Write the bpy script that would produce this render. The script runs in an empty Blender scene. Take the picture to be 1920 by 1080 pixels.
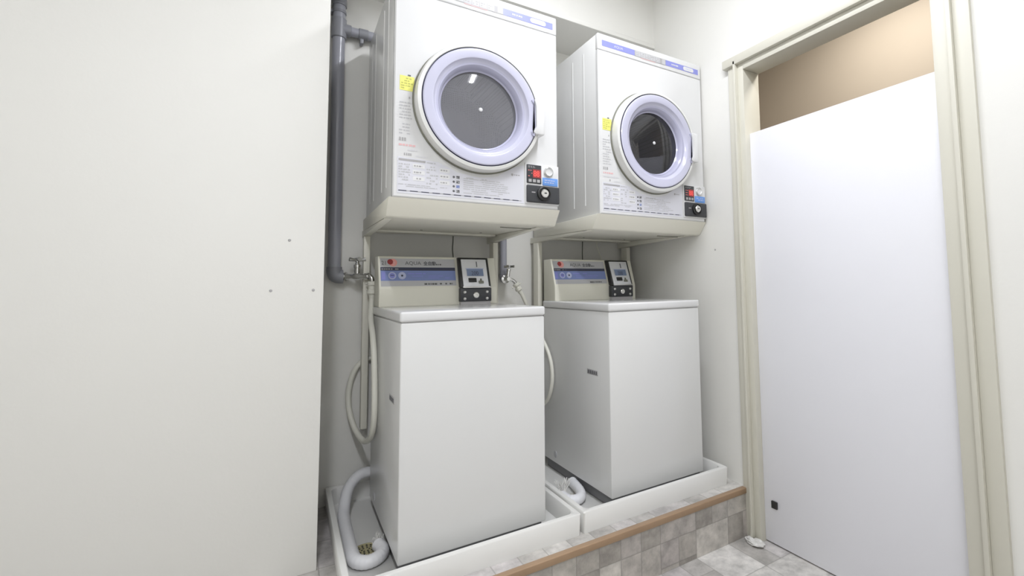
import bpy, bmesh, math, random
from mathutils import Vector, Matrix
S = bpy.context.scene
COL = S.collection
PI = math.pi

# ------------------------------------------------------------------ camera
cam_d = bpy.data.cameras.new('camera'); cam = bpy.data.objects.new('camera', cam_d); COL.objects.link(cam)
CX, CY, CZ, YAW, PITCH, ROLL, F, U0, V0 = -0.3067, -1.624, 0.8671, 0.57, 0.0725, -0.0152, 887.73, 1110.35, 469.08
fw = Vector((math.sin(YAW)*math.cos(PITCH), math.cos(YAW)*math.cos(PITCH), math.sin(PITCH)))
rt = Vector((math.cos(YAW), -math.sin(YAW), 0)); up = rt.cross(fw)
c_, s_ = math.cos(ROLL), math.sin(ROLL)
R_, U_ = c_*rt + s_*up, -s_*rt + c_*up
M = Matrix((R_, U_, -fw)).transposed().to_4x4(); M.translation = (CX, CY, CZ)
cam.matrix_world = M
cam_d.sensor_fit = 'HORIZONTAL'; cam_d.sensor_width = 36; cam_d.lens = F/1920*36
cam_d.shift_x = (960-U0)/1920; cam_d.shift_y = (V0-540)/1920
cam_d.clip_start = 0.02
S.camera = cam

# ------------------------------------------------------------------ world, exposure, lights
w = bpy.data.worlds.new('world'); S.world = w; w.use_nodes = True
w.node_tree.nodes['Background'].inputs[0].default_value = (.8, .8, .78, 1)
w.node_tree.nodes['Background'].inputs[1].default_value = 0.3
S.view_settings.view_transform = 'Standard'; S.view_settings.look = 'None'
S.view_settings.gamma = 1; S.view_settings.use_curve_mapping = False
S.view_settings.exposure = 0.0
def area(name, loc, sx, sy, watts, col, rot=(0, 0, 0)):
    l = bpy.data.lights.new(name, 'AREA'); l.shape = 'RECTANGLE'; l.size = sx; l.size_y = sy
    l.energy = watts; l.color = col
    o = bpy.data.objects.new(name, l); o.location = loc; o.rotation_euler = rot; COL.objects.link(o)
LAMP_A = (0.62, -0.72, 2.575)      # the tube over the machines
LAMP_FILL = (-0.55, -2.1, 2.575)      # unseen fill tube, added behind the camera
area('lamp_or_fill_light', LAMP_A, .07, 1.18, 21, (.95, .975, 1.05))
area('lamp_or_fill_light', LAMP_FILL, .07, 1.18, 31, (.95, .975, 1.05))  # fill, added to brighten fronts and left sides
area('lamp_or_fill_light', (2.0, -0.5, 2.5), .3, .6, 16, (1.0, .95, .88))  # unseen light added to keep the room beyond from going dark

# ------------------------------------------------------------------ materials
def nm(name):
    m = bpy.data.materials.new(name); m.use_nodes = True
    return m, m.node_tree, m.node_tree.nodes['Principled BSDF']
def mat(name, col, rough=.5, metal=0, coat=0, var=.02, scale=6, bump=0, bscale=40):
    m, nt, b = nm(name)
    N, L = nt.nodes, nt.links
    tc = N.new('ShaderNodeTexCoord'); no = N.new('ShaderNodeTexNoise'); no.inputs['Scale'].default_value = scale
    no.inputs['Detail'].default_value = 3
    L.new(tc.outputs['Object'], no.inputs['Vector'])
    mx = N.new('ShaderNodeMix'); mx.data_type = 'RGBA'
    mx.inputs[6].default_value = (*[max(0, c*(1-var)) for c in col], 1)
    mx.inputs[7].default_value = (*[min(1, c*(1+var)) for c in col], 1)
    L.new(no.outputs['Fac'], mx.inputs[0]); L.new(mx.outputs[2], b.inputs['Base Color'])
    b.inputs['Roughness'].default_value = rough; b.inputs['Metallic'].default_value = metal
    b.inputs['Coat Weight'].default_value = coat; b.inputs['Coat Roughness'].default_value = .08
    if bump:
        n2 = N.new('ShaderNodeTexNoise'); n2.inputs['Scale'].default_value = bscale; L.new(tc.outputs['Object'], n2.inputs['Vector'])
        bp = N.new('ShaderNodeBump'); bp.inputs['Strength'].default_value = bump; bp.inputs['Distance'].default_value = .002
        L.new(n2.outputs['Fac'], bp.inputs['Height']); L.new(bp.outputs[0], b.inputs['Normal'])
    return m
def tile_mat(name, axes, s, off, k=(1, 1, 1)):
    """printed vinyl tiles of mixed sizes: cells of size s, some split in two or four"""
    m, nt, b = nm(name); N, L = nt.nodes, nt.links
    tc = N.new('ShaderNodeTexCoord'); sp = N.new('ShaderNodeSeparateXYZ'); L.new(tc.outputs['Object'], sp.inputs[0])
    def ma(op, a, bb=None, c=None):
        n = N.new('ShaderNodeMath'); n.operation = op
        for i, v in enumerate((a, bb, c)):
            if v is None: continue
            if isinstance(v, (int, float)): n.inputs[i].default_value = v
            else: L.new(v, n.inputs[i])
        return n.outputs[0]
    P = [ma('DIVIDE', ma('SUBTRACT', sp.outputs[axes[i]], off[i]), s) for i in (0, 1)]
    C = [ma('FLOOR', p) for p in P]
    cb = N.new('ShaderNodeCombineXYZ'); L.new(C[0], cb.inputs[0]); L.new(C[1], cb.inputs[1]); cb.inputs[2].default_value = 3.7
    wn = N.new('ShaderNodeTexWhiteNoise'); L.new(cb.outputs[0], wn.inputs['Vector'])
    sc = N.new('ShaderNodeSeparateColor'); L.new(wn.outputs['Color'], sc.inputs[0])
    kx = ma('ADD', 1, ma('GREATER_THAN', sc.outputs[0], .45)); ky = ma('ADD', 1, ma('GREATER_THAN', sc.outputs[1], .5))
    Q = [ma('MULTIPLY', P[0], kx), ma('MULTIPLY', P[1], ky)]
    D = [ma('FLOOR', q) for q in Q]
    cb2 = N.new('ShaderNodeCombineXYZ'); L.new(D[0], cb2.inputs[0]); L.new(D[1], cb2.inputs[1]); L.new(ma('ADD', kx, ma('MULTIPLY', ky, 5)), cb2.inputs[2])
    w2 = N.new('ShaderNodeTexWhiteNoise'); L.new(cb2.outputs[0], w2.inputs['Vector'])
    fr = [ma('FRACT', q) for q in Q]
    ed = [ma('MULTIPLY', ma('MINIMUM', fr[i], ma('SUBTRACT', 1, fr[i])), ma('DIVIDE', s, (kx, ky)[i])) for i in (0, 1)]
    e = ma('MINIMUM', ed[0], ed[1])
    grout = ma('LESS_THAN', e, .0022)
    no = N.new('ShaderNodeTexNoise'); no.inputs['Scale'].default_value = 16; no.inputs['Detail'].default_value = 6; no.inputs['Roughness'].default_value = .65
    ad = N.new('ShaderNodeVectorMath'); ad.operation = 'ADD'; L.new(tc.outputs['Object'], ad.inputs[0]); L.new(w2.outputs['Color'], ad.inputs[1])
    L.new(ad.outputs[0], no.inputs['Vector'])
    cr = N.new('ShaderNodeValToRGB'); L.new(w2.outputs['Value'], cr.inputs[0])
    r = cr.color_ramp
    r.elements[0].position = 0; r.elements[0].color = (.43, .41, .385, 1)
    r.elements[1].position = 1; r.elements[1].color = (.70, .68, .65, 1)
    x = r.elements.new(.35); x.color = (.50, .48, .45, 1)
    x = r.elements.new(.6); x.color = (.54, .51, .505, 1)
    x = r.elements.new(.8); x.color = (.60, .58, .545, 1)
    c2 = N.new('ShaderNodeValToRGB'); L.new(no.outputs['Fac'], c2.inputs[0])
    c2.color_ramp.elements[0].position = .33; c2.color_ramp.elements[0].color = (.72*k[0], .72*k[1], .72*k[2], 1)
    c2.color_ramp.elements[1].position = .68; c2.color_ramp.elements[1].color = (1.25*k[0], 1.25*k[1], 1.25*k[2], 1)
    mu = N.new('ShaderNodeMix'); mu.data_type = 'RGBA'; mu.blend_type = 'MULTIPLY'; mu.inputs[0].default_value = 1
    L.new(cr.outputs[0], mu.inputs[6]); L.new(c2.outputs[0], mu.inputs[7])
    mg = N.new('ShaderNodeMix'); mg.data_type = 'RGBA'; L.new(ma('MULTIPLY', grout, .45), mg.inputs[0]); L.new(mu.outputs[2], mg.inputs[6])
    mg.inputs[7].default_value = (.2, .19, .17, 1)
    L.new(mg.outputs[2], b.inputs['Base Color']); b.inputs['Roughness'].default_value = .32
    return m
def glass_mat(name, tint, refl=1.0, painted_haze=0):
    m = bpy.data.materials.new(name); m.use_nodes = True; nt = m.node_tree; N, L = nt.nodes, nt.links
    N.remove(N['Principled BSDF']); out = N['Material Output']
    tr = N.new('ShaderNodeBsdfTransparent'); tr.inputs[0].default_value = (*tint, 1)
    gl = N.new('ShaderNodeBsdfGlossy'); gl.inputs['Roughness'].default_value = .03; gl.inputs[0].default_value = (.9, .9, .95, 1)
    fr = N.new('ShaderNodeFresnel'); fr.inputs[0].default_value = 1.5
    mm = N.new('ShaderNodeMath'); mm.operation = 'MULTIPLY'; mm.inputs[1].default_value = refl; L.new(fr.outputs[0], mm.inputs[0])
    mx = N.new('ShaderNodeMixShader'); L.new(mm.outputs[0], mx.inputs[0]); L.new(tr.outputs[0], mx.inputs[1]); L.new(gl.outputs[0], mx.inputs[2])
    last = mx.outputs[0]
    if painted_haze:
        df = N.new('ShaderNodeBsdfDiffuse'); df.inputs[0].default_value = (.62, .62, .66, 1)  # diffuse grey paints in the haze of reflections on the glass
        m2 = N.new('ShaderNodeMixShader'); m2.inputs[0].default_value = painted_haze; L.new(last, m2.inputs[1]); L.new(df.outputs[0], m2.inputs[2]); last = m2.outputs[0]
    L.new(last, out.inputs[0]); return m
def perforated(name, base, hole, scale):
    m, nt, b = nm(name); N, L = nt.nodes, nt.links
    tc = N.new('ShaderNodeTexCoord'); vo = N.new('ShaderNodeTexVoronoi'); vo.inputs['Scale'].default_value = scale
    vo.inputs['Randomness'].default_value = .12; L.new(tc.outputs['Object'], vo.inputs['Vector'])
    lt = N.new('ShaderNodeMath'); lt.operation = 'LESS_THAN'; lt.inputs[1].default_value = .3; L.new(vo.outputs['Distance'], lt.inputs[0])
    mx = N.new('ShaderNodeMix'); mx.data_type = 'RGBA'; L.new(lt.outputs[0], mx.inputs[0])
    mx.inputs[6].default_value = (*base, 1); mx.inputs[7].default_value = (*hole, 1)
    L.new(mx.outputs[2], b.inputs['Base Color']); b.inputs['Metallic'].default_value = .35; b.inputs['Roughness'].default_value = .38
    return m
def emis(name, col, s):
    m, nt, b = nm(name); b.inputs['Base Color'].default_value = (*col, 1)
    b.inputs['Emission Color'].default_value = (*col, 1); b.inputs['Emission Strength'].default_value = s; return m

WALL = mat('wall_paint', (.82, .81, .765), .55, var=.012, scale=3, bump=.15, bscale=60)
CEIL = mat('ceiling_paint', (.84, .84, .82), .8)
PWHITE = mat('white_enamel', (.75, .75, .745), .22, coat=.5, var=.006)
PBODY = mat('body_enamel', (.755, .755, .74), .28, coat=.35, var=.008)
PCREAM = mat('cream_plastic', (.77, .755, .65), .4, var=.01)
STAND = mat('cream_steel', (.82, .80, .70), .42, var=.01)
TRAYM = mat('white_tray_plastic', (.79, .785, .755), .35, var=.012)
RINGW = mat('ring_white', (.77, .77, .74), .3, coat=.3, var=.006)
LILAC = mat('lilac_plastic', (.60, .60, .735), .22, coat=.6, var=.02, scale=3)
LILAC_D = mat('lilac_inner', (.50, .50, .64), .2, coat=.6, var=.03, scale=3)
SEAM = mat('dark_seam', (.10, .10, .17), .5)
GASKET = mat('olive_gasket', (.20, .20, .16), .6)
DGREY = mat('dark_grey_plastic', (.045, .047, .052), .4)
BLACK = mat('black_plastic', (.02, .02, .02), .4)
BASEG = mat('base_grey', (.17, .17, .175), .6)
METAL = mat('brushed_metal', (.62, .62, .62), .25, metal=1)
CHROME = mat('chrome', (.75, .75, .74), .14, metal=1)
SILVER = mat('silver_panel', (.78, .79, .81), .35, metal=.15)
PIPE = mat('grey_pvc', (.36, .365, .41), .3, coat=.3, var=.03)
PIPE_D = mat('grey_pvc_joint', (.27, .275, .30), .35, var=.03)
HOSE = mat('white_hose', (.82, .81, .72), .38, var=.01)
HOSE_W = mat('white_drain_hose', (.84, .84, .86), .35, var=.01)
WOOD = mat('brown_trim', (.36, .24, .145), .45, var=.12, scale=9)
FRAME = mat('frame_cream', (.66, .64, .55), .45, var=.015)
DOORM = mat('door_white', (.84, .84, .875), .4, var=.01)
BROWN = mat('brown_wall', (.40, .35, .29), .7)
BLUE = mat('blue_print', (.27, .29, .68), .4, var=.08, scale=12)
BLUE2 = mat('light_blue_print', (.22, .28, .55), .4, var=.08, scale=12)
BLUE3 = mat('sky_blue_label', (.16, .34, .75), .4)
LBLUE = mat('pale_blue_print', (.52, .56, .76), .4)
NAVY = mat('navy_print', (.05, .055, .09), .4)
GREYP = mat('grey_print', (.42, .41, .41), .5)
GREYL = mat('light_grey_print', (.55, .55, .56), .5)
GREYF = mat('faint_grey_print', (.66, .66, .68), .5)
DARKP = mat('dark_print', (.13, .13, .14), .5)
PALE = mat('pale_placard', (.80, .80, .80), .35, var=.01)
PALEL = mat('pale_lilac_placard', (.72, .72, .77), .35, var=.01)
REDP = mat('red_print', (.72, .22, .2), .5)
PINKP = mat('pink_print', (.82, .50, .50), .5)
SALMON = mat('salmon_print', (.85, .38, .34), .5)
REDD = mat('dark_red_print', (.35, .05, .05), .5)
YEL = mat('yellow_label', (.85, .83, .20), .5, var=.12, scale=60)
YELD = mat('olive_print', (.50, .50, .12), .5)
LCD = mat('lcd_grey_blue', (.22, .28, .42), .2)
REDLED = emis('red_led', (.80, .09, .08), .3)
GLASS_HAZED = glass_mat('door_glass', (.88, .88, .90), 1.3, .22)  # left porthole, with its grey reflection haze painted in
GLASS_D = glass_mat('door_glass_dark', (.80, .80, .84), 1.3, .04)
DRUM_LIT = perforated('drum_steel_lit', (.88, .88, .90), (.55, .55, .57), 120)  # left drum: lamplight falling inside is painted as paler steel
DRUM_SHADED = perforated('drum_steel_shaded', (.22, .22, .23), (.12, .12, .12), 120)  # same steel for the right drum, its shade painted in
DRAIN = mat('drain_brass', (.42, .38, .22), .5, var=.2, scale=80)
WRAP = mat('crumpled_white', (.72, .71, .68), .4, var=.2, scale=90)
CORDD = mat('dark_cord', (.10, .10, .08), .5)
CORDL = mat('pale_cord', (.88, .87, .76), .5)
TUBE = emis('tube_glow', (1, 1, 1), 6)
TILE_F = tile_mat('tile_floor', (0, 1), .19, (1.13, -.14))
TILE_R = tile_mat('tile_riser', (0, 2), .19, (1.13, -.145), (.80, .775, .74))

# ------------------------------------------------------------------ mesh helpers
def NB(): return bmesh.new()
def join(bm, src, mi=0, mtx=None):
    if mtx is not None: bmesh.ops.transform(src, matrix=mtx, verts=src.verts)
    mp = {}
    for v in src.verts: mp[v] = bm.verts.new(v.co)
    for f in src.faces:
        try: nf = bm.faces.new([mp[v] for v in f.verts])
        except ValueError: continue
        nf.material_index = mi; nf.smooth = True
    src.free()
def box(bm, x0, x1, y0, y1, z0, z1, bev=0, mi=0, seg=2, mtx=None):
    t = NB(); bmesh.ops.create_cube(t, size=1)
    bmesh.ops.scale(t, vec=(x1-x0, y1-y0, z1-z0), verts=t.verts)
    bmesh.ops.translate(t, vec=((x0+x1)/2, (y0+y1)/2, (z0+z1)/2), verts=t.verts)
    if bev: bmesh.ops.bevel(t, geom=t.edges[:], offset=bev, segments=seg, profile=.5, affect='EDGES')
    join(bm, t, mi, mtx)
def prism(bm, prof, x0, x1, bev=0, mi=0, axis='X', seg=2):
    """profile of (y, z) points swept along x (or (x, z) along y with axis Y, (x, y) along z with Z)"""
    t = NB()
    def P(a, q):
        return {'X': (a, q[0], q[1]), 'Y': (q[0], a, q[1]), 'Z': (q[0], q[1], a)}[axis]
    A = [t.verts.new(P(x0, q)) for q in prof]; B = [t.verts.new(P(x1, q)) for q in prof]
    t.faces.new(A); t.faces.new(B[::-1])
    n = len(prof)
    for i in range(n): t.faces.new((A[i], B[i], B[(i+1) % n], A[(i+1) % n]))
    bmesh.ops.recalc_face_normals(t, faces=t.faces[:])
    if bev: bmesh.ops.bevel(t, geom=t.edges[:], offset=bev, segments=seg, profile=.5, affect='EDGES')
    join(bm, t, mi)
def lathe(bm, prof, origin, axis, n=48, mi=0, cap0=False, cap1=False):
    """prof of (r, t): radius and distance along axis"""
    ax = Vector(axis).normalized(); a = ax.orthogonal().normalized(); b = ax.cross(a); o = Vector(origin)
    rows = []
    for r, t_ in prof:
        if r < 1e-6: rows.append([bm.verts.new(o + ax*t_)])
        else: rows.append([bm.verts.new(o + ax*t_ + a*(r*math.cos(2*PI*i/n)) + b*(r*math.sin(2*PI*i/n))) for i in range(n)])
    mis = mi if isinstance(mi, (list, tuple)) else [mi]*(len(prof)-1)
    for k in range(len(rows)-1):
        p, q = rows[k], rows[k+1]
        for i in range(n):
            j = (i+1) % n
            vs = []
            for v in (p[i % len(p)], p[j % len(p)], q[j % len(q)], q[i % len(q)]):
                if v not in vs: vs.append(v)
            if len(vs) < 3: continue
            f = bm.faces.new(vs); f.material_index = mis[k]; f.smooth = True
    if cap0 and len(rows[0]) > 2: f = bm.faces.new(rows[0][::-1]); f.material_index = mis[0]
    if cap1 and len(rows[-1]) > 2: f = bm.faces.new(rows[-1]); f.material_index = mis[-1]
def cyl(bm, p, q, r, n=24, mi=0, bev=0):
    p, q = Vector(p), Vector(q); d = (q-p).length
    pr = [(0, 0), (r-bev, 0), (r, bev), (r, d-bev), (r-bev, d), (0, d)] if bev else [(0, 0), (r, 0), (r, d), (0, d)]
    lathe(bm, pr, p, q-p, n, mi)
def smooth_path(pts, k=8):
    P = [Vector(p) for p in pts]; out = []
    for i in range(len(P)-1):
        a = P[i-1] if i else P[0]*2-P[1]; b, c = P[i], P[i+1]; d = P[i+2] if i+2 < len(P) else P[-1]*2-P[-2]
        for j in range(k):
            t = j/k
            out.append(.5*((2*b) + (c-a)*t + (2*a-5*b+4*c-d)*t*t + (-a+3*b-3*c+d)*t**3))
    out.append(P[-1]); return out
def tube(bm, pts, r, n=16, mi=0, ribs=0, cap=True):
    """sweep; r may be a function of arc fraction"""
    t0 = None; nrm = None; rows = []; L = len(pts)
    for i, p in enumerate(pts):
        t = (pts[min(i+1, L-1)]-pts[max(i-1, 0)]).normalized()
        if nrm is None: nrm = t.orthogonal().normalized()
        else: nrm = (nrm - t*nrm.dot(t)).normalized()
        b = t.cross(nrm)
        rr = r(i/(L-1)) if callable(r) else r
        rows.append([bm.verts.new(p + nrm*(rr*math.cos(2*PI*k/n)) + b*(rr*math.sin(2*PI*k/n))) for k in range(n)])
    for A, B in zip(rows, rows[1:]):
        for k in range(n):
            f = bm.faces.new((A[k], A[(k+1) % n], B[(k+1) % n], B[k])); f.material_index = mi; f.smooth = True
    if cap: bm.faces.new(rows[0][::-1]).material_index = mi; bm.faces.new(rows[-1]).material_index = mi
def quad(bm, x0, x1, z0, z1, y, mi=0):
    f = bm.faces.new([bm.verts.new((x0, y, z0)), bm.verts.new((x1, y, z0)), bm.verts.new((x1, y, z1)), bm.verts.new((x0, y, z1))]); f.material_index = mi
def disc(bm, x, z, r, y, mi=0, n=28):
    f = bm.faces.new([bm.verts.new((x+r*math.cos(2*PI*i/n), y, z+r*math.sin(2*PI*i/n))) for i in range(n)]); f.material_index = mi
def text(bm, s, x, z, size, y, mi=0, wx=1.0, align='LEFT', bold=0):
    cu = bpy.data.curves.new('t', 'FONT'); cu.body = s; cu.size = size; cu.extrude = 0; cu.align_x = align; cu.resolution_u = 3; cu.offset = bold
    o = bpy.data.objects.new('t', cu); COL.objects.link(o)
    dg = bpy.context.evaluated_depsgraph_get()
    me = bpy.data.meshes.new_from_object(o.evaluated_get(dg))
    t = NB(); t.from_mesh(me)
    bpy.data.objects.remove(o); bpy.data.curves.remove(cu); bpy.data.meshes.remove(me)
    mtx = Matrix(((wx, 0, 0, x), (0, 0, 1, y), (0, 1, 0, z), (0, 0, 0, 1)))
    join(bm, t, mi, mtx)
def scrib(bm, x0, x1, z0, z1, rows, y, mi, rnd, fill=.8, h=.5, dash=(.006, .03)):
    """rows of tiny print too small to read"""
    pitch = (z1-z0)/rows
    for k in range(rows):
        z = z1-(k+.5)*pitch; x = x0; xe = x0+(x1-x0)*rnd.uniform(.72, 1)
        while x < xe:
            d = min(rnd.uniform(*dash), xe-x)
            if rnd.random() < fill: quad(bm, x, x+d, z-pitch*h/2, z+pitch*h/2, y, mi)
            x += d + rnd.uniform(.0015, .004)
def obj(name, bm, mats, parent=None, ang=32, loc=None, bump=False):
    me = bpy.data.meshes.new(name); bm.to_mesh(me); bm.free()
    for m in (mats if isinstance(mats, (list, tuple)) else [mats]): me.materials.append(m)
    for p in me.polygons: p.use_smooth = True
    me.set_sharp_from_angle(angle=math.radians(ang))
    o = bpy.data.objects.new(name, me); COL.objects.link(o)
    if parent: o.parent = parent
    if loc: o.location = loc
    return o
def thing(name, label, cat, loc, group=None, rz=0):
    o = bpy.data.objects.new(name, None); COL.objects.link(o); o.location = loc; o.rotation_euler = (0, 0, rz)
    o.empty_display_size = .1
    o['label'] = label; o['category'] = cat
    if group: o['group'] = group
    return o
def tag(o, label, cat, group=None):
    o['label'] = label; o['category'] = cat
    if group: o['group'] = group
    return o
def struct(name, bm, m, label=None):
    o = obj(name, bm, m); o['kind'] = 'structure'
    if label: o['label'] = label
    return o

# ------------------------------------------------------------------ the room
YB, XR, ZP, ZF, ZC = .74, 1.455, -.052, -.257, 2.65
XL, YF = -1.7, -3.0
PX, PY = -.206, .233          # free edge and face of the left partition
bm = NB(); box(bm, XL-.1, 2.6, YF-.1, YB+.1, ZF-.1, ZF); struct('floor', bm, TILE_F, 'grey mottled mixed-size tile floor')
bm = NB(); box(bm, XL, XR, -.14, YB, ZF, ZP); struct('floor_platform', bm, TILE_R, 'raised tiled platform under the machines')
bm = NB(); box(bm, XL, XR, -.1385, YB, ZP, ZP+.0006); struct('floor_platform_top', bm, TILE_F, 'tiled top of the raised platform')
bm = NB(); prism(bm, [(-.145, -.072), (-.145, -.0505), (-.143, -.0485), (-.121, -.0485), (-.121, -.0515), (-.1402, -.0515), (-.1402, -.072)], XL, XR-.013, bev=.0012)
struct('trim_1', bm, WOOD, 'brown edging along the platform step')
bm = NB(); box(bm, XL, XR+.1, YB, YB+.1, ZF, ZC); struct('wall_back', bm, WALL, 'white wall behind the machines')
bm = NB(); box(bm, XL, PX, PY, YB, ZP+.0006, ZC, bev=.002); struct('wall_left_partition', bm, WALL, 'white wall left of the machine recess')
bm = NB(); box(bm, PX, XR, .42, YB, 2.23, ZC); struct('wall_back_bulkhead', bm, WALL, 'white bulkhead over the dryers')
bm = NB(); box(bm, PX, XR, .414, .4205, 2.23, 2.255, bev=.002); struct('trim_2', bm, WALL, 'narrow strip along the foot of the bulkhead')
DY0, DY1, DZ = -.2, -1.02, 1.885
bm = NB(); box(bm, XR, XR+.1, DY0+.03, YB, ZF, ZC); box(bm, XR, XR+.1, DY1, DY0+.03, DZ, ZC); box(bm, XR, XR+.1, YF, DY1, ZF, ZC)
struct('wall_right', bm, WALL, 'white wall right of the machines with the doorway')
bm = NB(); box(bm, XL-.1, XL, YF, YB, ZF, ZC); struct('wall_left', bm, WALL)
bm = NB(); box(bm, XL, XR, YF-.1, YF, ZF, ZC); struct('wall_front', bm, WALL)
bm = NB(); box(bm, XL-.1, 2.6, YF-.1, YB+.1, ZC, ZC+.1); struct('ceiling', bm, CEIL)
# the room beyond the doorway
bm = NB(); box(bm, 2.5, 2.6, YF, YB, ZF, ZC); box(bm, XR+.1, 2.5, YB-.1, YB, ZF, ZC); box(bm, XR+.1, 2.5, YF, YF+.1, ZF, ZC)
struct('wall_beyond', bm, BROWN, 'beige brown wall of the room beyond the doorway')
# door frame: casing, stop and head, the leaf behind it
fr = bpy.data.objects.new('door_1', None); COL.objects.link(fr); fr.location = (XR, DY0, ZF); fr['kind'] = 'structure'; fr['label'] = 'cream door frame right of the machines'
def L(x, y, z): return (x-XR, y-DY0, z-ZF)
bm = NB()
for ya, yb, xa in ((-.168, -.128, 1.440), (-.180, -.168, 1.425), (-.212, -.180, 1.444)):
    box(bm, xa-XR, .099, ya-DY0, yb-DY0, 0, DZ+.02-ZF, bev=.002)
for ya, yb, xa in ((DY1+.004, DY1+.05, 1.444), (DY1-.01, DY1+.004, 1.425), (DY1-.055, DY1-.01, 1.440)):
    box(bm, xa-XR, .099, ya-DY0, yb-DY0, 0, DZ+.02-ZF, bev=.002)
obj('door_jamb', bm, FRAME, fr)
bm = NB()
box(bm, -.030, .099, DY1-.075-DY0, -.105-DY0, DZ-ZF+.002, DZ+.042-ZF, bev=.002)
box(bm, -.012, .099, DY1-DY0, -.212-DY0, DZ-.03-ZF, DZ-ZF+.002, bev=.002)
obj('door_head', bm, FRAME, fr)
bm = NB(); box(bm, .020, .045, DY1+.055-DY0, -.212-DY0, .006, 1.553-ZF, bev=.002); lf = obj('door_leaf', bm, DOORM, fr)
bm = NB(); box(bm, .012, .021, -.28-DY0, -.252-DY0, .155, .185, bev=.002); o = obj('door_latch', bm, BLACK, lf); o['label'] = 'small black latch'

# screws in the walls
for n_, (x, y, z, ax, lab) in enumerate((
        (-.308, PY, 1.029, (0, -1, 0), 'small screw dot in the left wall, highest of the three'),
        (-.355, PY, .863, (0, -1, 0), 'small screw dot in the left wall, lower left of the three'),
        (-.236, PY, .863, (0, -1, 0), 'small screw dot in the left wall, lower right beside the recess edge'),
        (XR, .004, 1.029, (-1, 0, 0), 'small screw dot in the right wall beside the door frame'))):
    bm = NB(); lathe(bm, [(.0045, 0), (.0045, .001), (.003, .002), (0, .002)], (0, 0, 0), ax, 12)
    tag(obj('screw_head', bm, GREYP, loc=(x, y, z)), lab, 'screw')

# ------------------------------------------------------------------ ceiling lamp and added fill lamp
def lamp(loc, lab):
    t = thing('ceiling_lamp', lab, 'lamp', (loc[0], loc[1], ZC), 'fluorescent ceiling lamps')
    bm = NB(); prism(bm, [(-.09, 0), (-.04, -.045), (.04, -.045), (.09, 0)], -.62, .62, axis='Y', bev=.002); obj('lamp_housing', bm, PWHITE, t)
    for s in (-1, 1):
        bm = NB(); cyl(bm, (s*.052, -.59, -.062), (s*.052, .59, -.062), .013, 16); obj('lamp_tube', bm, TUBE, t)
        for e in (-1, 1):
            bm = NB(); box(bm, s*.052-.014, s*.052+.014, e*.6-.012, e*.6+.012, -.078, -.02, bev=.002); obj('tube_holder', bm, PWHITE, t)
lamp((LAMP_A[0], LAMP_A[1], 0), 'twin-tube white fluorescent lamp on the ceiling nearest the dryers')
lamp((LAMP_FILL[0], LAMP_FILL[1], 0), 'added twin-tube fill lamp, unseen, on the ceiling of the open floor farther from the dryers')

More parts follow.
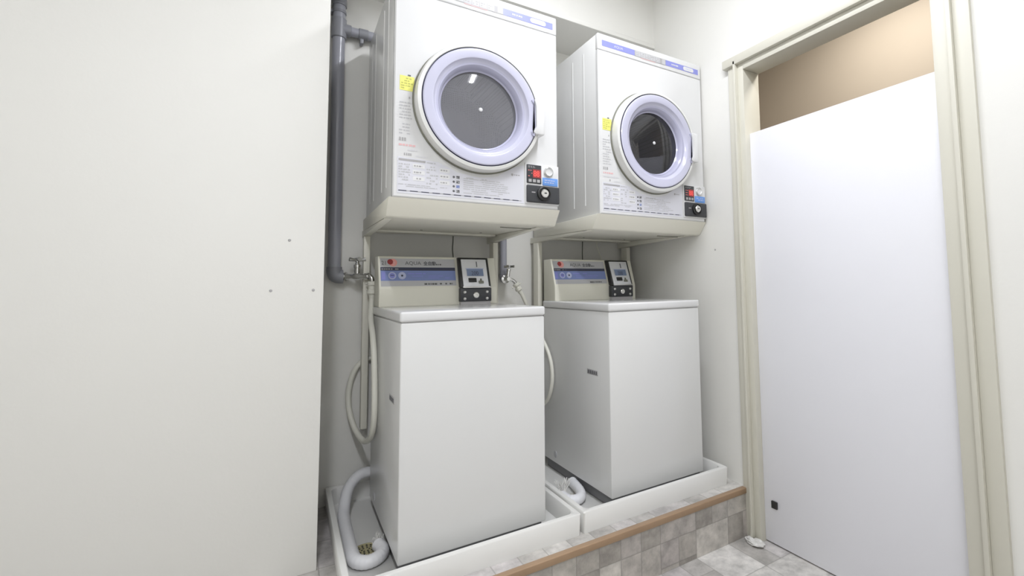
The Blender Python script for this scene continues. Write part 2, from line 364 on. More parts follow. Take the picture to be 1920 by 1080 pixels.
# ------------------------------------------------------------------ dryers
def dryer(x, lab, dark, seed):
    W, D, H, CXD, CZD = .63, .635, .808, .30, .350
    rnd = random.Random(seed)
    t = thing('clothes_dryer', lab, 'clothes dryer', (x, .055, 1.172), 'coin clothes dryers')
    # cabinet shell, open at the front, with pressed ribs down the sides
    bm = NB()
    T = .012
    box(bm, 0, T, .018, D, 0, H-.002, bev=.003); box(bm, W-T, W, .018, D, 0, H-.002, bev=.003)
    box(bm, T, W-T, .018, D, H-.014, H-.002); box(bm, T, W-T, .018, D, 0, T); box(bm, T, W-T, D-T, D, T, H-.014)
    for yy in (.12, .22, .42, .52):
        for s in (0, 1):
            x0 = -.0025 if s == 0 else W-.001
            prism(bm, [(x0 if s == 0 else x0+.0035, yy), (x0+(.0035 if s == 0 else 0), yy-.007), (x0+(.0035 if s == 0 else 0), yy+.007)], .05, H-.05, axis='Z')
    obj('cabinet', bm, PBODY, t)
    # front panel with the round opening
    bm = NB(); n = 96; R0 = .20
    def rectpt(a, m):
        dx, dz = math.cos(a), math.sin(a); k = []
        if dx > 1e-9: k.append((W-m-CXD)/dx)
        if dx < -1e-9: k.append((m-CXD)/dx)
        if dz > 1e-9: k.append((.7335-m-CZD)/dz)
        if dz < -1e-9: k.append((m-CZD)/dz)
        q = min(k); return CXD+dx*q, CZD+dz*q
    angs = sorted([2*PI*i/n for i in range(n)] + [math.atan2(zz-CZD, xx-CXD) % (2*PI) for xx in (.004, W-.004) for zz in (.004, .7295)])
    rows = [[], [], [], []]
    for a in angs:
        ca, sa = CXD+R0*math.cos(a), CZD+R0*math.sin(a)
        rows[0].append(bm.verts.new((ca, .018, sa))); rows[1].append(bm.verts.new((ca, 0, sa)))
        px_, pz_ = rectpt(a, .004); rows[2].append(bm.verts.new((px_, 0, pz_)))
        px_, pz_ = rectpt(a, 0); rows[3].append(bm.verts.new((px_, .004, pz_)))
    rows.append([bm.verts.new((v.co.x, .02, v.co.z)) for v in rows[3]])
    for A, B in zip(rows, rows[1:]):
        for i in range(len(angs)): bm.faces.new((A[i], A[(i+1) % len(angs)], B[(i+1) % len(angs)], B[i]))
    bmesh.ops.recalc_face_normals(bm, faces=bm.faces[:])
    obj('front_panel', bm, PWHITE, t, ang=20)
    bm = NB(); box(bm, 0, W, 0, .02, .7345, H, bev=.004, seg=3); tp = obj('top_panel', bm, PWHITE, t)
    # the printed band
    z0, z1 = .753, .780
    bm = NB(); y = -.0008
    quad(bm, .022, .612, z0, z1, y, 0)
    quad(bm, .205, .395, z0-.001, z1, y-.0003, 3)
    for k in range(5): quad(bm, .210+.03*k, .238+.03*k, z0+.001, z1-.002, y-.0006, 1)
    quad(bm, .372, .392, z0+.001, z1-.002, y-.0006, 1)
    for k in range(5): scrib(bm, .214+.03*k, .235+.03*k, z0+.004, z1-.005, 2, y-.0009, 3, rnd, .8, .5, (.003, .008))
    quad(bm, .240, .330, z0-.004, z0-.0015, y-.0006, 5)
    text(bm, 'AQUA', .088, z0+.008, .016, y-.0006, 2, 1.1)
    scrib(bm, .432, .485, z0+.009, z0+.018, 1, y-.0006, 2, rnd, .95, .7, (.004, .012))
    # white rounded badge at the right
    for i in range(2): disc(bm, .520+.05*i, z0+.0135, .010, y-.0006, 2, 20)
    quad(bm, .519, .571, z0+.0035, z0+.0235, y-.0007, 2)
    scrib(bm, .518, .572, z0+.010, z0+.017, 1, y-.0010, 6, rnd, .95, .6, (.005, .01))
    obj('printed_band', bm, [BLUE, GREYL, PWHITE, GREYP, PALE, PINKP, LBLUE], tp)['label'] = 'blue printed band with grey centre'
    # the porthole door
    dr = bpy.data.objects.new('porthole_door', None); COL.objects.link(dr); dr.parent = t; dr.location = (CXD, 0, CZD)
    ax = (0, -1, 0)
    bm = NB()
    lathe(bm, [(.241, 0), (.241, .004), (.236, .006), (.236, .034), (.232, .043), (.2215, .046), (.2195, .044)], (0, 0, 0), ax, 96, [1, 1, 0, 0, 0, 0])
    obj('door_rim', bm, [RINGW, GASKET], dr)['label'] = 'white outer rim with olive edge'
    bm = NB()
    lathe(bm, [(.2195, .040), (.2165, .040), (.2155, .046), (.212, .0485), (.186, .0495), (.181, .048), (.175, .038), (.168, .034), (.167, .030)], (0, 0, 0), ax, 96, [1, 1, 0, 0, 0, 0, 0, 0])
    obj('door_ring', bm, [LILAC, SEAM], dr)['label'] = 'lilac plastic ring'
    bm = NB()
    lathe(bm, [(.168, .0335), (.161, .032), (.154, .024), (.150, .008), (.1445, .003), (.1440, -.020), (.150, -.03)], (0, 0, 0), ax, 96, [0, 0, 0, 0, 1, 1])
    obj('inner_ring', bm, [LILAC_D, DGREY], dr)['label'] = 'inner lilac ring around the glass'
    bm = NB(); lathe(bm, [(.1448, .001), (.12, .005), (.08, .009), (.04, .011), (0, .012)], (0, 0, 0), ax, 64); gp = obj('door_glass', bm, GLASS_D if dark else GLASS_HAZED, dr)
    bm = NB(); lathe(bm, [(.0075, .0115), (.0075, .014), (.005, .016), (0, .0165)], (0, 0, 0), ax, 20); obj('glass_stud', bm, PWHITE, gp)['label'] = 'small white stud at the glass centre'
    # handle: a white grip let into the right of the ring
    bm = NB()
    prism(bm, [(.196, -.062), (.203, -.071), (.240, -.071), (.243, -.066), (.243, .066), (.240, .070), (.206, .070), (.201, .064), (.207, .040), (.208, -.042)], -.058, -.002, axis='Y', bev=.003)
    hd = obj('door_handle', bm, PWHITE, dr)
    bm = NB(); prism(bm, [(.188, -.064), (.192, -.078), (.203, -.079), (.201, .068), (.190, .062), (.200, .045), (.202, -.045)], -.0535, -.040, axis='Y', bev=.001)
    obj('handle_recess', bm, LILAC_D, dr)
    # drum
    bm = NB()
    lathe(bm, [(.165, -.03), (.262, -.05), (.262, -.42), (.240, -.45), (.10, -.455), (0, -.455)], (0, 0, 0), ax, 64)
    for k in range(3):
        a = 2*PI*k/3+.5
        t2 = NB(); bmesh.ops.create_cube(t2, size=1); bmesh.ops.scale(t2, vec=(.035, .34, .05), verts=t2.verts)
        bmesh.ops.bevel(t2, geom=t2.edges[:], offset=.01, segments=2, affect='EDGES')
        bmesh.ops.translate(t2, vec=(0, .24, .24), verts=t2.verts)
        join(bm, t2, 0, Matrix.Rotation(a, 4, 'Y'))
    lathe(bm, [(.06, -.454), (.06, -.44), (.05, -.435), (0, -.435)], (0, 0, 0), ax, 32)
    dm = obj('drum', bm, DRUM_SHADED if dark else DRUM_LIT, t, loc=(CXD, 0, CZD))
    # yellow sticker and the small print column beside the door
    yy = -.0008
    bm = NB(); quad(bm, .018, .066, .372, .424, yy, 0); scrib(bm, .022, .062, .376, .420, 5, yy-.0004, 1, rnd, .8, .4, (.004, .012))
    quad(bm, .044, .054, .425, .430, yy, 2)
    obj('yellow_sticker', bm, [YEL, YELD, DARKP], t)['label'] = 'yellow notice sticker'
    bm = NB()
    quad(bm, .048, .053, .345, .352, yy, 1)
    scrib(bm, .018, .060, .216, .335, 11, yy, 0, rnd, .85, .4, (.005, .014))
    scrib(bm, .018, .045, .193, .208, 1, yy, 1, rnd, 1, .8, (.004, .009))
    scrib(bm, .018, .085, .177, .185, 1, yy, 2, rnd, .95, .8, (.004, .012))
    scrib(bm, .02, .10, .160, .170, 1, yy, 3, rnd, .9, .5)
    scrib(bm, .035, .062, .144, .155, 1, yy, 1, rnd, .7, .8, (.003, .006))
    scrib(bm, .075, .115, .142, .150, 1, yy, 3, rnd, .9, .5)
    obj('side_notice', bm, [GREYL, GREYP, PINKP, GREYF], t)['label'] = 'column of small grey and red print'
    # the instruction placard
    bm = NB(); pl = NB()
    prism(pl, [(.014, .014), (.478, .014), (.478, .165), (.43, .148), (.37, .108), (.30, .096), (.22, .106), (.15, .135), (.014, .139)], -.0008, 0, axis='Y'); pc = obj('instruction_placard', pl, PALEL, t)
    yy = -.0014
    quad(bm, .018, .106, .126, .133, yy, 2); scrib(bm, .11, .15, .124, .132, 1, yy, 0, rnd, .9, .5)
    for k in range(3): quad(bm, .064+.0, .104, .105-.022*k, .119-.022*k, yy, 4); scrib(bm, .068, .10, .108-.022*k, .116-.022*k, 1, yy-.0003, 2, rnd, .95, .6, (.004, .01))
    for k in range(3): quad(bm, .155, .190, .100-.022*k, .114-.022*k, yy, 4); scrib(bm, .158, .187, .103-.022*k, .111-.022*k, 1, yy-.0003, 2, rnd, .95, .6, (.004, .01))
    scrib(bm, .018, .060, .056, .119, 7, yy, 0, rnd, .8, .5, (.004, .012))
    scrib(bm, .110, .150, .050, .119, 7, yy, 0, rnd, .6, .5, (.004, .012))
    scrib(bm, .018, .190, .036, .048, 2, yy, 0, rnd, .8, .4)
    for k in range(4):
        disc(bm, .205, .088-.017*k, .0042, yy, 1, 14); quad(bm, .214, .226, .083-.017*k, .093-.017*k, yy, 1 if k != 2 else 5)
        scrib(bm, .2145, .2255, .084-.017*k, .092-.017*k, 2, yy-.0003, 4, rnd, .7, .4, (.003, .006))
    scrib(bm, .240, .420, .030, .090, 8, yy, 0, rnd, .85, .35, (.008, .04))
    scrib(bm, .250, .330, .086, .094, 1, yy, 0, rnd, .9, .4)
    disc(bm, .430, .122, .005, yy, 2, 16); scrib(bm, .438, .465, .118, .126, 1, yy, 2, rnd, .95, .5, (.003, .008))
    for k in range(12):
        xx = .018+.0375*k; quad(bm, xx, xx+.026, .0215, .0245, yy, 6); quad(bm, xx+.026, xx+.0375, .022, .024, yy, 2)
    obj('placard_print', bm, [GREYL, DARKP, GREYP, PINKP, PALE, BLUE2, NAVY], pc)
    # coin unit at the lower right corner
    cu = bpy.data.objects.new('coin_unit', None); COL.objects.link(cu); cu.parent = t; cu.location = (.487, 0, .020)
    bm = NB(); box(bm, -.004, .143, -.006, .002, -.006, .156, bev=.002); obj('unit_plate', bm, PWHITE, cu)
    bm = NB(); box(bm, 0, .142, -.016, .0, 0, .068, bev=.004, seg=3); lk = obj('lock_panel', bm, DGREY, cu); lk['label'] = 'dark lower panel'
    bm = NB(); lathe(bm, [(.029, 0), (.029, .008), (.024, .010), (.023, .006), (.017, .006)], (.070, -.016, .036), ax, 32)
    obj('lock_collar', bm, BLACK, lk)
    bm = NB(); lathe(bm, [(.017, .0), (.017, .010), (.014, .013), (0, .013)], (.072, -.016, .037), ax, 28)
    obj('coin_lock', bm, CHROME, lk)
    bm = NB(); box(bm, .068, .077, -.031, -.0285, .035, .039, mi=0); obj('key_slot', bm, BLACK, lk)
    bm = NB(); quad(bm, .018, .034, .037, .041, -.0166, 0); obj('panel_print', bm, GREYP, lk)
    bm = NB(); box(bm, .001, .064, -.010, 0, .076, .150, bev=.002); dp = obj('display_panel', bm, DGREY, cu); dp['label'] = 'black digit display panel'
    bm = NB(); y = -.0106
    quad(bm, .026, .062, .098, .132, y, 3); scrib(bm, .006, .045, .136, .145, 2, y, 1, rnd, .9, .4, (.004, .01))
    scrib(bm, .006, .026, .098, .132, 3, y, 2, rnd, .9, .3, (.004, .01))
    for k in range(3): quad(bm, .008+.018*k, .021+.018*k, .080, .092, y, 1)
    text(bm, '88', .028, .104, .032, y-.0005, 0, .85, bold=.0012)
    obj('red_digits', bm, [REDLED, GREYP, REDP, REDD], dp)['label'] = 'glowing red digits'
    bm = NB(); lathe(bm, [(.020, 0), (.020, .006), (.016, .009), (.012, .005), (0, .004)], (.096, -.006, .128), ax, 28, [1, 1, 0, 0]); obj('coin_slot', bm, [PWHITE, METAL], cu)['label'] = 'round coin slot'
    bm = NB(); box(bm, .070, .138, -.009, 0, .072, .104, bev=.0015); bl = obj('blue_label', bm, BLUE3, cu)
    bm = NB(); scrib(bm, .078, .130, .080, .098, 2, -.0096, 0, rnd, .9, .4, (.006, .014)); obj('label_print', bm, LBLUE, bl)
    return t
dryer(-.022, 'left white front-loading coin dryer, larger in view, above the near washing machine', False, 5)
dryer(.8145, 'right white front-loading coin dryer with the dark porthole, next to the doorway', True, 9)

# ------------------------------------------------------------------ dryer stands
def stand(x, lab, ypost=.645):
    t = thing('dryer_stand', lab, 'stand', (x, 0, .262), 'steel wall stands under the dryers')
    z = lambda v: v-.262
    # sloping shelf tray that carries the dryer
    bm = NB()
    prism(bm, [(.056, z(1.1715)), (.100, z(1.112)), (.108, z(1.108)), (.69, z(1.122)), (.69, z(1.1715))], -.012, .640, bev=.003)
    obj('shelf', bm, STAND, t)
    bm = NB(); prism(bm, [(.60, z(1.121)), (.60, z(1.112)), (.665, z(1.112)), (.665, z(1.122))], .012, .575, bev=.002); obj('cross_beam', bm, STAND, t)
    for xx, nme in ((-.010, 'a'), (.578, 'b')):
        bm = NB(); prism(bm, [(.15, z(1.1095)), (.15, z(1.107)), (.738, z(1.095 if xx < 0 else 1.085)), (.738, z(1.125))], xx, xx+.026, bev=.002); obj('arm', bm, STAND, t)
        bm = NB()
        box(bm, xx, xx+.026, ypost if xx < 0 else .645, .703, 0, z(1.0965 if xx < 0 else 1.0865), bev=.003); obj('post', bm, STAND, t)
    for xx, yy in ((.18, .598), (.45, .598)):
        bm = NB(); lathe(bm, [(.006, 0), (.005, .002), (0, .0025)], (xx+.02, .52, z(1.1185)), (0, 0, -1), 14); obj('bolt', bm, GASKET, t)
    bm = NB(); box(bm, .44, .60, .2, .204, z(1.1055), z(1.1085)); o = obj('slot', bm, GASKET, t); o['label'] = 'dark slot under the shelf'
stand(-.022, 'cream steel wall stand carrying the left dryer over the near washer', .668)
stand(.8145, 'cream steel wall stand carrying the right dryer beside the doorway wall')

# ------------------------------------------------------------------ washing machines
def washer(x, lab, first, seed):
    W, D, HB, HT = .514, .60, .7525, .788
    rnd = random.Random(seed)
    t = thing('washing_machine', lab, 'washing machine', (x, 0, -.044), 'coin washing machines'); Z = .044
    bm = NB(); box(bm, 0, W, 0, D, Z+.003, Z+HB-.001, bev=.005, seg=3); bd = obj('body', bm, PBODY, t)
    bm = NB(); box(bm, .012, W-.012, .012, D-.012, .003, Z+.006, bev=.002); obj('base', bm, BASEG, t)['label'] = 'dark grey base skirt'
    for fx in (.04, W-.04):
        for fy in (.04, D-.04):
            bm = NB(); cyl(bm, (fx, fy, 0), (fx, fy, .006), .02, 20); obj('foot', bm, BLACK, t)
    bm = NB(); box(bm, -.003, W+.003, -.004, D+.001, Z+HB+.0015, Z+HT, bev=.008, seg=4); ld = obj('lid', bm, PWHITE, t)
    bm = NB(); box(bm, .004, W-.004, .004, D-.004, Z+HB-.004, Z+HB+.004); obj('lid_seam', bm, GREYP, t)
    # side grips, cap
    for s in (0, 1):
        x0 = -.0015 if s == 0 else W-.001
        bm = NB(); box(bm, x0, x0+.0025, .090, .175, Z+.478, Z+.500, bev=.0008); g = obj('grip_recess', bm, GREYP, t)
        bm = NB()
        for k in range(5): box(bm, x0-.0008, x0+.0032, .096+.0155*k, .105+.0155*k, Z+.482, Z+.496)
        obj('grip_rib', bm, DARKP, g)
    bm = NB(); lathe(bm, [(.016, 0), (.016, .002), (.012, .003), (0, .003)], (0, .478, Z+.045), (-1, 0, 0), 24); obj('side_cap', bm, GREYL, t)
    # console with a leaning face
    Y0, Y1, ZC1 = .478, .520, 1.0
    def yf(z):            # console face depth at a world height
        return Y0 if z < .862 else Y0 + (Y1-Y0)*(z-.862)/(ZC1-.862)
    bm = NB(); prism(bm, [(Y0, Z+HT-.001), (Y0, Z+.862), (Y1, Z+ZC1), (D, Z+ZC1), (D, Z+HT-.001)], .004, W-.002, bev=.004, seg=3); cs = obj('console', bm, PCREAM, t)
    # decal: built flat, then laid on the leaning face
    sl = math.atan2(Y1-Y0, ZC1-.862)
    def lean(bm, lift=.0008):
        for v in bm.verts:
            h = v.co.z; d = v.co.y   # h: world height on the face, d: small offset outwards (negative)
            u = (h-.862)
            v.co = Vector((v.co.x, Y0 + u*math.sin(sl)/math.cos(sl) + (d-lift)*math.cos(sl), Z + h - (d-lift)*math.sin(sl)*-1*-1))
    bm = NB()
    quad(bm, .012, .322, .952, .990, 0, 0); quad(bm, .012, .322, .938, .952, 0, 1); quad(bm, .012, .322, .895, .938, 0, 2); quad(bm, .012, .322, .872, .895, 0, 0)
    scrib(bm, .016, .10, .940, .949, 1, -.0004, 5, rnd, .8, .5, (.003, .008))
    scrib(bm, .120, .22, .920, .930, 1, -.0004, 9, rnd, .9, .5); scrib(bm, .135, .30, .902, .918, 2, -.0004, 9, rnd, .8, .35, (.01, .05))
    quad(bm, .016, .030, .900, .932, -.0004, 9)
    disc(bm, .057, .9165, .0155, -.0004, 3); disc(bm, .096, .9165, .0155, -.0004, 3); disc(bm, .057, .9165, .011, -.0006, 4); disc(bm, .096, .9165, .0045, -.0006, 1)
    quad(bm, .050, .064, .9165, .919, -.0008, 1)
    if first:
        text(bm, '21', .016, .962, .024, -.0004, 6, .9)
    disc(bm, .062 if first else .058, .972, .0165, -.0004, 7); disc(bm, .051 if first else .049, .975, .0115, -.0006, 8)
    text(bm, '7' if first else ')', .060, .960, .022, -.0009, 10, 1.0)
    text(bm, 'AQUA', .110, .963, .022, -.0004, 6, 1.05)
    text(bm, '全自動', .186, .9625, .019, -.0004, 11, .95, bold=.0006)
    scrib(bm, .240, .265, .960, .970, 1, -.0004, 6, rnd, 1, .6, (.004, .007))
    scrib(bm, .185, .245, .874, .886, 1, -.0004, 6, rnd, .9, .6, (.004, .012)); scrib(bm, .250, .315, .875, .886, 1, -.0004, 6, rnd, .9, .6, (.004, .012))
    lean(bm)
    obj('console_print', bm, [SILVERP, NAVY, BLUE2, LBLUE, BLUE, GREYP, TEXTG, SALMON, REDD, BLUE, PINKP, DARKP], cs)['label'] = 'printed strip in grey, navy and blue'
    # coin box: straight dark lower block, leaning upper display
    cb = bpy.data.objects.new('coin_box', None); COL.objects.link(cb); cb.parent = t; cb.location = (.333, .45, Z+.788); z0 = .788
    a = [(0, .862-z0), (.050, .998-z0), (.072, .998-z0), (.072, .862-z0)]
    bm = NB(); prism(bm, a, 0, .140, bev=.003); obj('box_frame', bm, BLACK, cb)
    bm = NB(); box(bm, -.001, .141, .0, .060, .012, .860-z0, bev=.003); lb = obj('lock_box', bm, DGREY, cb); lb['label'] = 'dark lower box with bolts and lock'
    bm = NB(); box(bm, .002, .138, .004, .060, 0, .012); obj('box_foot', bm, GREYP, cb)
    k = .05/(.998-.862)
    def onface(z, out): return (z-.862)*k - out
    bm = NB(); prism(bm, [(onface(.868, .006), .866-z0), (onface(.988, .003), .990-z0), (onface(.988, -.004), .990-z0), (onface(.868, -.004), .866-z0)], .012, .128, bev=.0015)
    dp = obj('display_plate', bm, SILVER, cb)
    bm = NB(); box(bm, .008, .134, -.008, .010, .860-z0, .868-z0, bev=.002); obj('plate_ledge', bm, METAL, cb)
    bm = NB()
    def fq(x0, x1, za, zb, out, mi):
        f = bm.faces.new([bm.verts.new((x0, onface(za, out), za-z0)), bm.verts.new((x1, onface(za, out), za-z0)), bm.verts.new((x1, onface(zb, out), zb-z0)), bm.verts.new((x0, onface(zb, out), zb-z0))]); f.material_index = mi
    fq(.032, .108, .914, .946, .0075, 0)
    fq(.028, .112, .946, .949, .0072, 1)
    obj('lcd_screen', bm, [LCD, LBLUE], dp)['label'] = 'grey blue LCD'
    bm = NB(); text(bm, '200' if first else '200', .052, .918, .026, 0, 0, .85)
    for v in bm.verts: v.co = Vector((v.co.x, onface(v.co.z, .0080), v.co.z-z0))
    obj('lcd_digits', bm, NAVY, dp)
    bm = NB(); prism(bm, [(onface(.886, .011), .886-z0), (onface(.905, .011), .905-z0), (onface(.905, .004), .905-z0), (onface(.886, .004), .886-z0)], .036, .072, bev=.002); obj('button', bm, BLACK, dp)
    bm = NB(); prism(bm, [(onface(.880, .012), .880-z0), (onface(.892, .012), .892-z0), (onface(.892, .004), .892-z0), (onface(.880, .004), .880-z0)], .082, .104, bev=.002)
    prism(bm, [(onface(.892, .010), .892-z0), (onface(.902, .010), .902-z0), (onface(.902, .004), .902-z0), (onface(.892, .004), .892-z0)], .090, .097, bev=.001); obj('coin_return', bm, GASKET, dp)
    bm = NB(); prism(bm, [(onface(.955, .008), .955-z0), (onface(.980, .008), .980-z0), (onface(.980, .004), .980-z0), (onface(.955, .004), .955-z0)], .080, .083, bev=.0005); obj('coin_slot', bm, DARKP, dp)
    for (bx, bz) in ((.018, .054), (.018, .025), (.120, .054), (.120, .025)):
        bm = NB(); lathe(bm, [(.0075, 0), (.0075, .002), (.005, .005), (0, .006)], (bx, 0, bz), (0, -1, 0), 18); obj('bolt', bm, METAL, lb)
    bm = NB(); lathe(bm, [(.0135, 0), (.0135, .004), (.011, .006), (.005, .006), (.004, .004), (0, .004)], (.069, 0, .040), (0, -1, 0), 24); obj('lock', bm, CHROME, lb)
    return t
TEXTG = mat('console_lettering', (.12, .12, .12), .5)
SILVERP = mat('grey_decal', (.52, .52, .53), .4, var=.01)
washer(0, 'left white coin washing machine, nearest the camera, standing in the left tray', True, 3)
washer(.8113, 'right white coin washing machine with its left side in view, beside the doorway wall', False, 4)

# ------------------------------------------------------------------ waterproof trays
def tray(x0, x1, lab, dx, dy):
    t = thing('washer_tray', lab, 'tray', (x0, -.071, ZP+.0008), 'waterproof trays under the washers')
    W, D, H = x1-x0, .735+.071, .027-ZP-.0008
    t0 = .022
    bm = NB()
    # outer shell, rounded inner corners, gently sloping walls
    def loop(m, z, r, k=5):
        pts = []
        for cx, cy, a0 in ((W-m-r, m+r, -PI/2), (W-m-r, D-m-r, 0), (m+r, D-m-r, PI/2), (m+r, m+r, PI)):
            for i in range(k+1): a = a0+PI/2*i/k; pts.append(bm.verts.new((cx+r*math.cos(a), cy+r*math.sin(a), z)))
        return pts
    loops = [loop(.004, 0, .006), loop(0, H-.004, .008), loop(.003, H, .008), loop(t0-.003, H, .026), loop(t0, H-.003, .026), loop(t0+.006, .012, .026), loop(t0+.014, .006, .026)]
    for A, B in zip(loops, loops[1:]):
        n = len(A)
        for i in range(n): bm.faces.new((A[i], A[(i+1) % n], B[(i+1) % n], B[i]))
    bm.faces.new(loops[-1]); bm.faces.new(loops[0][::-1])
    bmesh.ops.recalc_face_normals(bm, faces=bm.faces[:])
    obj('pan', bm, TRAYM, t, ang=40)
    bm = NB(); lathe(bm, [(.046, 0), (.046, .002), (.040, .004), (.037, .002), (0, .002)], (dx-x0, dy+.071, .006), (0, 0, 1), 36)
    dc = obj('drain_cover', bm, DRAIN, t); dc['label'] = 'olive yellow drain cover'
    bm = NB()
    for r_, n_ in ((.012, 6), (.022, 10), (.031, 14)):
        for i in range(n_):
            a = 2*PI*i/n_
            cyl(bm, (dx-x0+r_*math.cos(a), dy+.071+r_*math.sin(a), .0075), (dx-x0+r_*math.cos(a), dy+.071+r_*math.sin(a), .0088), .0032, 10)
    obj('drain_holes', bm, BLACK, dc)
    return t
tray(-.156, .624, 'left white waterproof tray under the near washing machine', -.056, .262)
tray(.634, 1.409, 'right white waterproof tray reaching to the doorway wall', .728, .20)

# ------------------------------------------------------------------ drain hoses
def frayed(bm, p, d, n, L_, rnd, mi, r=.0013):
    p = Vector(p); d = Vector(d).normalized()
    for i in range(n):
        q = p + Vector((rnd.uniform(-1, 1), rnd.uniform(-1, 1), rnd.uniform(-.4, .8)))*.012
        e = q + (d + Vector((rnd.uniform(-1, 1), rnd.uniform(-1, 1), rnd.uniform(-.2, 1.2)))*.8).normalized()*L_*rnd.uniform(.5, 1)
        tube(bm, smooth_path([q, (q+e)/2+Vector((rnd.uniform(-1, 1), rnd.uniform(-1, 1), rnd.uniform(-1, 1)))*.005, e], 3), r, 5, mi)
rnd = random.Random(8)
ribf = lambda f, n, r: r*(1+.035*math.sin(f*n))
t = thing('drain_hose', 'thick white drain hose curled over the drain in the left tray', 'hose', (-.1, .3, -.045), 'washer drain hoses')
pts = smooth_path([(.09+.1, .66-.3, .10), (.03+.1, .655-.3, .125), (-.030+.1, .645-.3, .128), (-.078+.1, .61-.3, .095), (-.100+.1, .54-.3, .040), (-.104+.1, .46-.3, .0235), (-.104+.1, .36-.3, .0215), (-.104+.1, .24-.3, .0215), (-.099+.1, .170-.3, .0215), (-.070+.1, .137-.3, .0215), (-.034+.1, .145-.3, .0215), (-.013+.1, .182-.3, .0215), (-.020+.1, .228-.3, .0225)], 10)
bm = NB(); tube(bm, pts, lambda f: ribf(f, 260, .0212), 20); hs = obj('hose', bm, HOSE_W, t)
bm = NB(); frayed(bm, (.078, -.068, .026), (-.1, 1, .3), 26, .034, rnd, 0); obj('frayed_end', bm, WRAP, t)['label'] = 'frayed whitish end'
t = thing('drain_hose', 'short white drain hose ring with frayed end in the right tray', 'hose', (.72, .2, -.045), 'washer drain hoses')
pts = smooth_path([(.800-.72, .300-.2, .022), (.792-.72, .255-.2, .0215), (.778-.72, .195-.2, .0215), (.755-.72, .150-.2, .0215), (.722-.72, .135-.2, .0215), (.696-.72, .158-.2, .0215), (.690-.72, .198-.2, .0225)], 10)
bm = NB(); tube(bm, pts, lambda f: ribf(f, 110, .0212), 20); obj('hose', bm, HOSE_W, t)
bm = NB(); frayed(bm, (-.024, .004, .03), (.5, .9, .8), 34, .06, rnd, 0, .0018); obj('frayed_end', bm, WRAP, t)['label'] = 'frayed white end'

# ------------------------------------------------------------------ grey water pipes
t = thing('water_pipe', 'grey plastic water pipe running down the wall left of the machines', 'pipe', (-.142, .706, .90), 'grey wall pipes')
R = .0255
bm = NB(); tube(bm, [Vector((-.004, 0, 1.0)), Vector((-.004, 0, 1.255))], R, 28, cap=False)
tube(bm, [Vector((0, 0, .05)), Vector((-.004, 0, 1.0))], R, 28, cap=False); obj('pipe', bm, PIPE, t)
bm = NB(); tube(bm, smooth_path([(0, 0, .06), (0, 0, .045), (.003, 0, .028), (.012, 0, .020), (.024, 0, .018), (.034, 0, .018)], 6), R+.0045, 28); obj('elbow', bm, PIPE_D, t)
bm = NB(); cyl(bm, (-.004, 0, 1.085), (-.004, 0, 1.175), R+.005, 28, bev=.002); cyl(bm, (-.004, 0, 1.130), (.045, 0, 1.130), R+.001, 28, bev=.002); obj('tee_joint', bm, PIPE_D, t)
bm = NB(); cyl(bm, (.03, 0, 1.130), (.56, 0, 1.130), .021, 24); obj('branch_pipe', bm, PIPE, t)
bm = NB(); cyl(bm, (.075, 0, 1.130), (.115, 0, 1.130), .0245, 24, bev=.002); box(bm, .082, .096, -.006, .028, 1.085, 1.12, bev=.002); obj('pipe_clamp', bm, PIPE_D, t)
bm = NB(); tube(bm, smooth_path([(-.004, 0, 1.235), (-.004, 0, 1.262), (-.006, -.010, 1.280), (-.01, -.04, 1.288)], 6), R+.004, 28); obj('elbow', bm, PIPE_D, t)
bm = NB(); tube(bm, smooth_path([(-.01, -.03, 1.288), (-.012, -.25, 1.288), (-.012, -.50, 1.288), (-.02, -.52, 1.288), (-.045, -.53, 1.288), (-.3, -.53, 1.288), (-1.55, -.53, 1.288)], 6), R, 28); obj('upper_pipe', bm, PIPE, t)
for zz in (1.20,):
    bm = NB(); cyl(bm, (-.004, 0, zz), (-.004, 0, zz+.012), R+.003, 24); box(bm, -.045, -.02, -.006, .028, zz, zz+.012, bev=.001); obj('pipe_band', bm, PIPE_D, t)
t = thing('water_pipe', 'grey plastic water pipe on the wall between the two stands', 'pipe', (.636, .71, .89), 'grey wall pipes')
bm = NB(); cyl(bm, (0, 0, .03), (0, 0, 1.30), .018, 24); obj('pipe', bm, PIPE, t)
bm = NB(); tube(bm, smooth_path([(0, 0, .04), (0, 0, .030), (0, -.003, .018), (0, -.012, .013), (0, -.028, .012)], 6), .022, 24); obj('elbow', bm, PIPE_D, t)

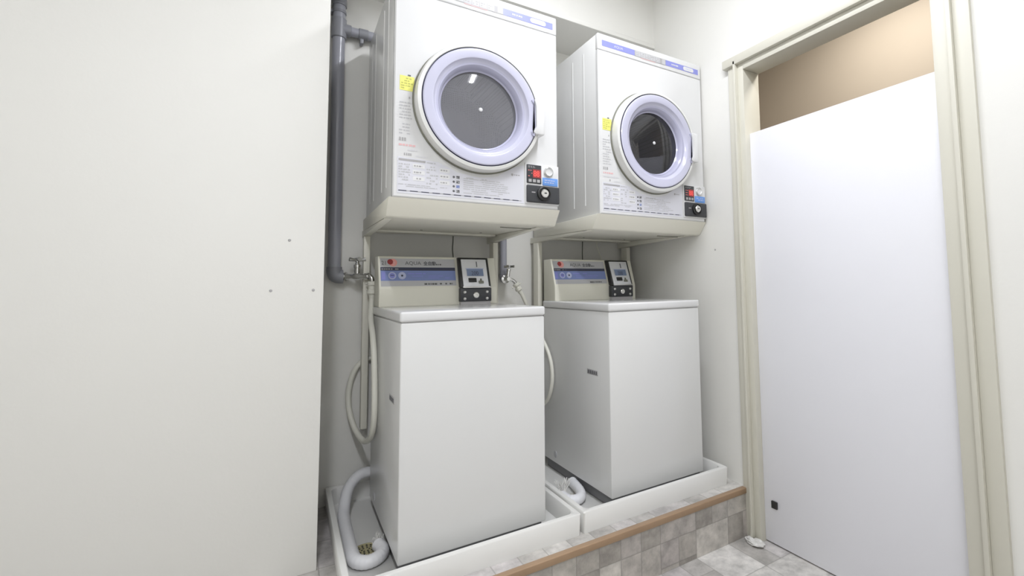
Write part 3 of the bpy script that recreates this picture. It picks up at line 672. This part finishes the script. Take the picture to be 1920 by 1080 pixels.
# ------------------------------------------------------------------ taps and supply hoses
def tap(loc, rz, lab):
    t = thing('water_tap', lab, 'tap', loc, 'chrome wall taps', rz)
    bm = NB(); lathe(bm, [(.016, 0), (.016, .008), (.012, .010), (.0095, .022), (.0095, .034), (.0135, .042), (.0135, .058), (.010, .066), (.009, .078), (.012, .080), (.012, .092), (0, .092)], (0, 0, 0), (1, 0, 0), 24)
    lathe(bm, [(.010, 0), (.010, .030), (.012, .032), (.012, .042), (.008, .044), (.006, .05), (.004, .056), (0, .056)], (.050, 0, .0), (0, 0, 1), 20); obj('tap_body', bm, CHROME, t)
    bm = NB()
    for a in range(4):
        an = PI/4+a*PI/2; d = Vector((math.cos(an), math.sin(an), 0)); c = Vector((.050, 0, .060))
        tube(bm, smooth_path([c, c+d*.015, c+d*.027+Vector((0, 0, .002))], 3), lambda f: .0045+.003*f, 10)
    cyl(bm, (.050, 0, .052), (.050, 0, .067), .009, 16, bev=.002); obj('handle', bm, METAL, t)
    bm = NB(); tube(bm, smooth_path([(.088, 0, 0), (.098, 0, -.001), (.105, 0, -.008), (.107, 0, -.022)], 5), .0085, 16); obj('spout', bm, CHROME, t)
    bm = NB(); lathe(bm, [(.010, 0), (.017, .002), (.017, .014), (.013, .018), (.013, .030), (.018, .032), (.018, .044), (.012, .050), (.010, .062), (0, .062)], (.107, 0, -.018), (0, 0, -1), 20)
    for s in (-1, 1): cyl(bm, (.107+s*.014, 0, -.026), (.107+s*.024, 0, -.026), .0035, 10)
    obj('hose_adapter', bm, HOSE, t)
    t.scale = (1.2, 1.2, 1.2) if rz else (1, 1, 1)
    return t
tap((-.105, .700, .918), -.63, 'chrome tap with cross handle on the pipe left of the machines')
bm = NB(); pts = smooth_path([(-.001, .626, .826), (-.004, .615, .79), (-.0125, .565, .735), (-.0135, .500, .68), (-.0135, .450, .60), (-.0135, .425, .50), (-.0135, .415, .40), (-.0135, .440, .32), (-.017, .500, .265), (-.030, .585, .238), (-.052, .67, .268), (-.071, .70, .335), (-.076, .716, .40), (-.066, .722, .468), (-.043, .724, .52), (-.005, .724, .55), (.05, .72, .56)], 8)
tube(bm, pts, .0115, 16); tag(obj('supply_hose', bm, HOSE), 'thin cream supply hose looping beside the left washer', 'hose', 'washer supply hoses')
t = thing('water_tap', 'chrome tap on the wall pipe between the two machines', 'tap', (.636, .682, .902), 'chrome wall taps')
bm = NB(); lathe(bm, [(.022, 0), (.022, .004), (.012, .008), (.0095, .016), (.0135, .024), (.0135, .038), (.010, .046), (0, .046)], (0, 0, 0), (0, -1, 0), 24)
lathe(bm, [(.009, 0), (.009, .040), (.011, .042), (.011, .052), (0, .056)], (0, -.028, 0), (.15, 0, 1), 20); obj('tap_body', bm, CHROME, t)
bm = NB()
for a in range(4):
    an = PI/4+a*PI/2; d = Vector((math.cos(an), math.sin(an), 0)); c = Vector((.010, -.028, .064)); tube(bm, smooth_path([c, c+d*.014, c+d*.026], 3), lambda f: .0045+.003*f, 10)
cyl(bm, (.008, -.028, .056), (.010, -.028, .071), .009, 16, bev=.002); obj('handle', bm, METAL, t)
bm = NB(); tube(bm, smooth_path([(.002, -.034, -.002), (.020, -.036, -.004), (.036, -.036, -.016), (.044, -.036, -.028)], 5), .0085, 16); obj('spout', bm, CHROME, t)
bm = NB(); lathe(bm, [(.010, 0), (.017, .002), (.017, .013), (.012, .016), (.012, .026), (.017, .028), (.017, .040), (.011, .046), (.009, .06), (0, .06)], (.040, -.036, -.022), (.55, 0, -1), 20)
for s in (-1, 1): cyl(bm, (.046+s*.012, -.036, -.034+s*.006), (.046+s*.024, -.036, -.034+s*.012), .0035, 10)
obj('hose_adapter', bm, HOSE, t)
bm = NB(); tube(bm, smooth_path([(.704, .646, .836), (.722, .645, .80), (.752, .645, .735), (.772, .62, .67), (.783, .56, .60), (.790, .495, .52), (.792, .470, .44), (.790, .475, .37), (.785, .51, .30), (.772, .58, .262), (.780, .612, .28), (.81, .624, .33), (.86, .624, .40)], 8), .0095, 14)
tag(obj('supply_hose', bm, HOSE), 'thin cream supply hose slanting down from the middle tap', 'hose', 'washer supply hoses')

# ------------------------------------------------------------------ power cords under the dryers
for pts, m, lab in (
        ([(.371, .700, 1.16), (.371, .705, 1.09), (.369, .705, 1.05), (.373, .70, .98), (.372, .68, .80)], CORDD, 'thin dark cord hanging behind the left washer console'),
        ([(1.119, .700, 1.16), (1.119, .705, 1.08), (1.118, .705, 1.04), (1.118, .70, .98), (1.12, .68, .80)], CORDD, 'thin dark cord hanging behind the right washer console'),
        ([(1.212, .700, 1.16), (1.220, .705, 1.10), (1.232, .705, 1.06), (1.246, .70, 1.0), (1.25, .68, .80)], CORDL, 'thin pale cord right of the dark cord, behind the right console')):
    bm = NB(); tube(bm, smooth_path(pts, 6), .0028, 8); tag(obj('power_cord', bm, m), lab, 'cord', 'power cords under the dryers')

# ------------------------------------------------------------------ crumpled scrap by the door frame
rnd = random.Random(2)
bm = NB(); bmesh.ops.create_icosphere(bm, subdivisions=3, radius=1)
for v in bm.verts:
    k = .7+.5*rnd.random(); v.co = Vector((v.co.x*.028*k, v.co.y*.045*k, max(0, (v.co.z+.9)*.010*k)))
o = tag(obj('crumpled_scrap', bm, WRAP, ang=5, loc=(1.412, -.205, ZF)), 'crumpled whitish scrap on the floor at the foot of the door frame', 'scrap')
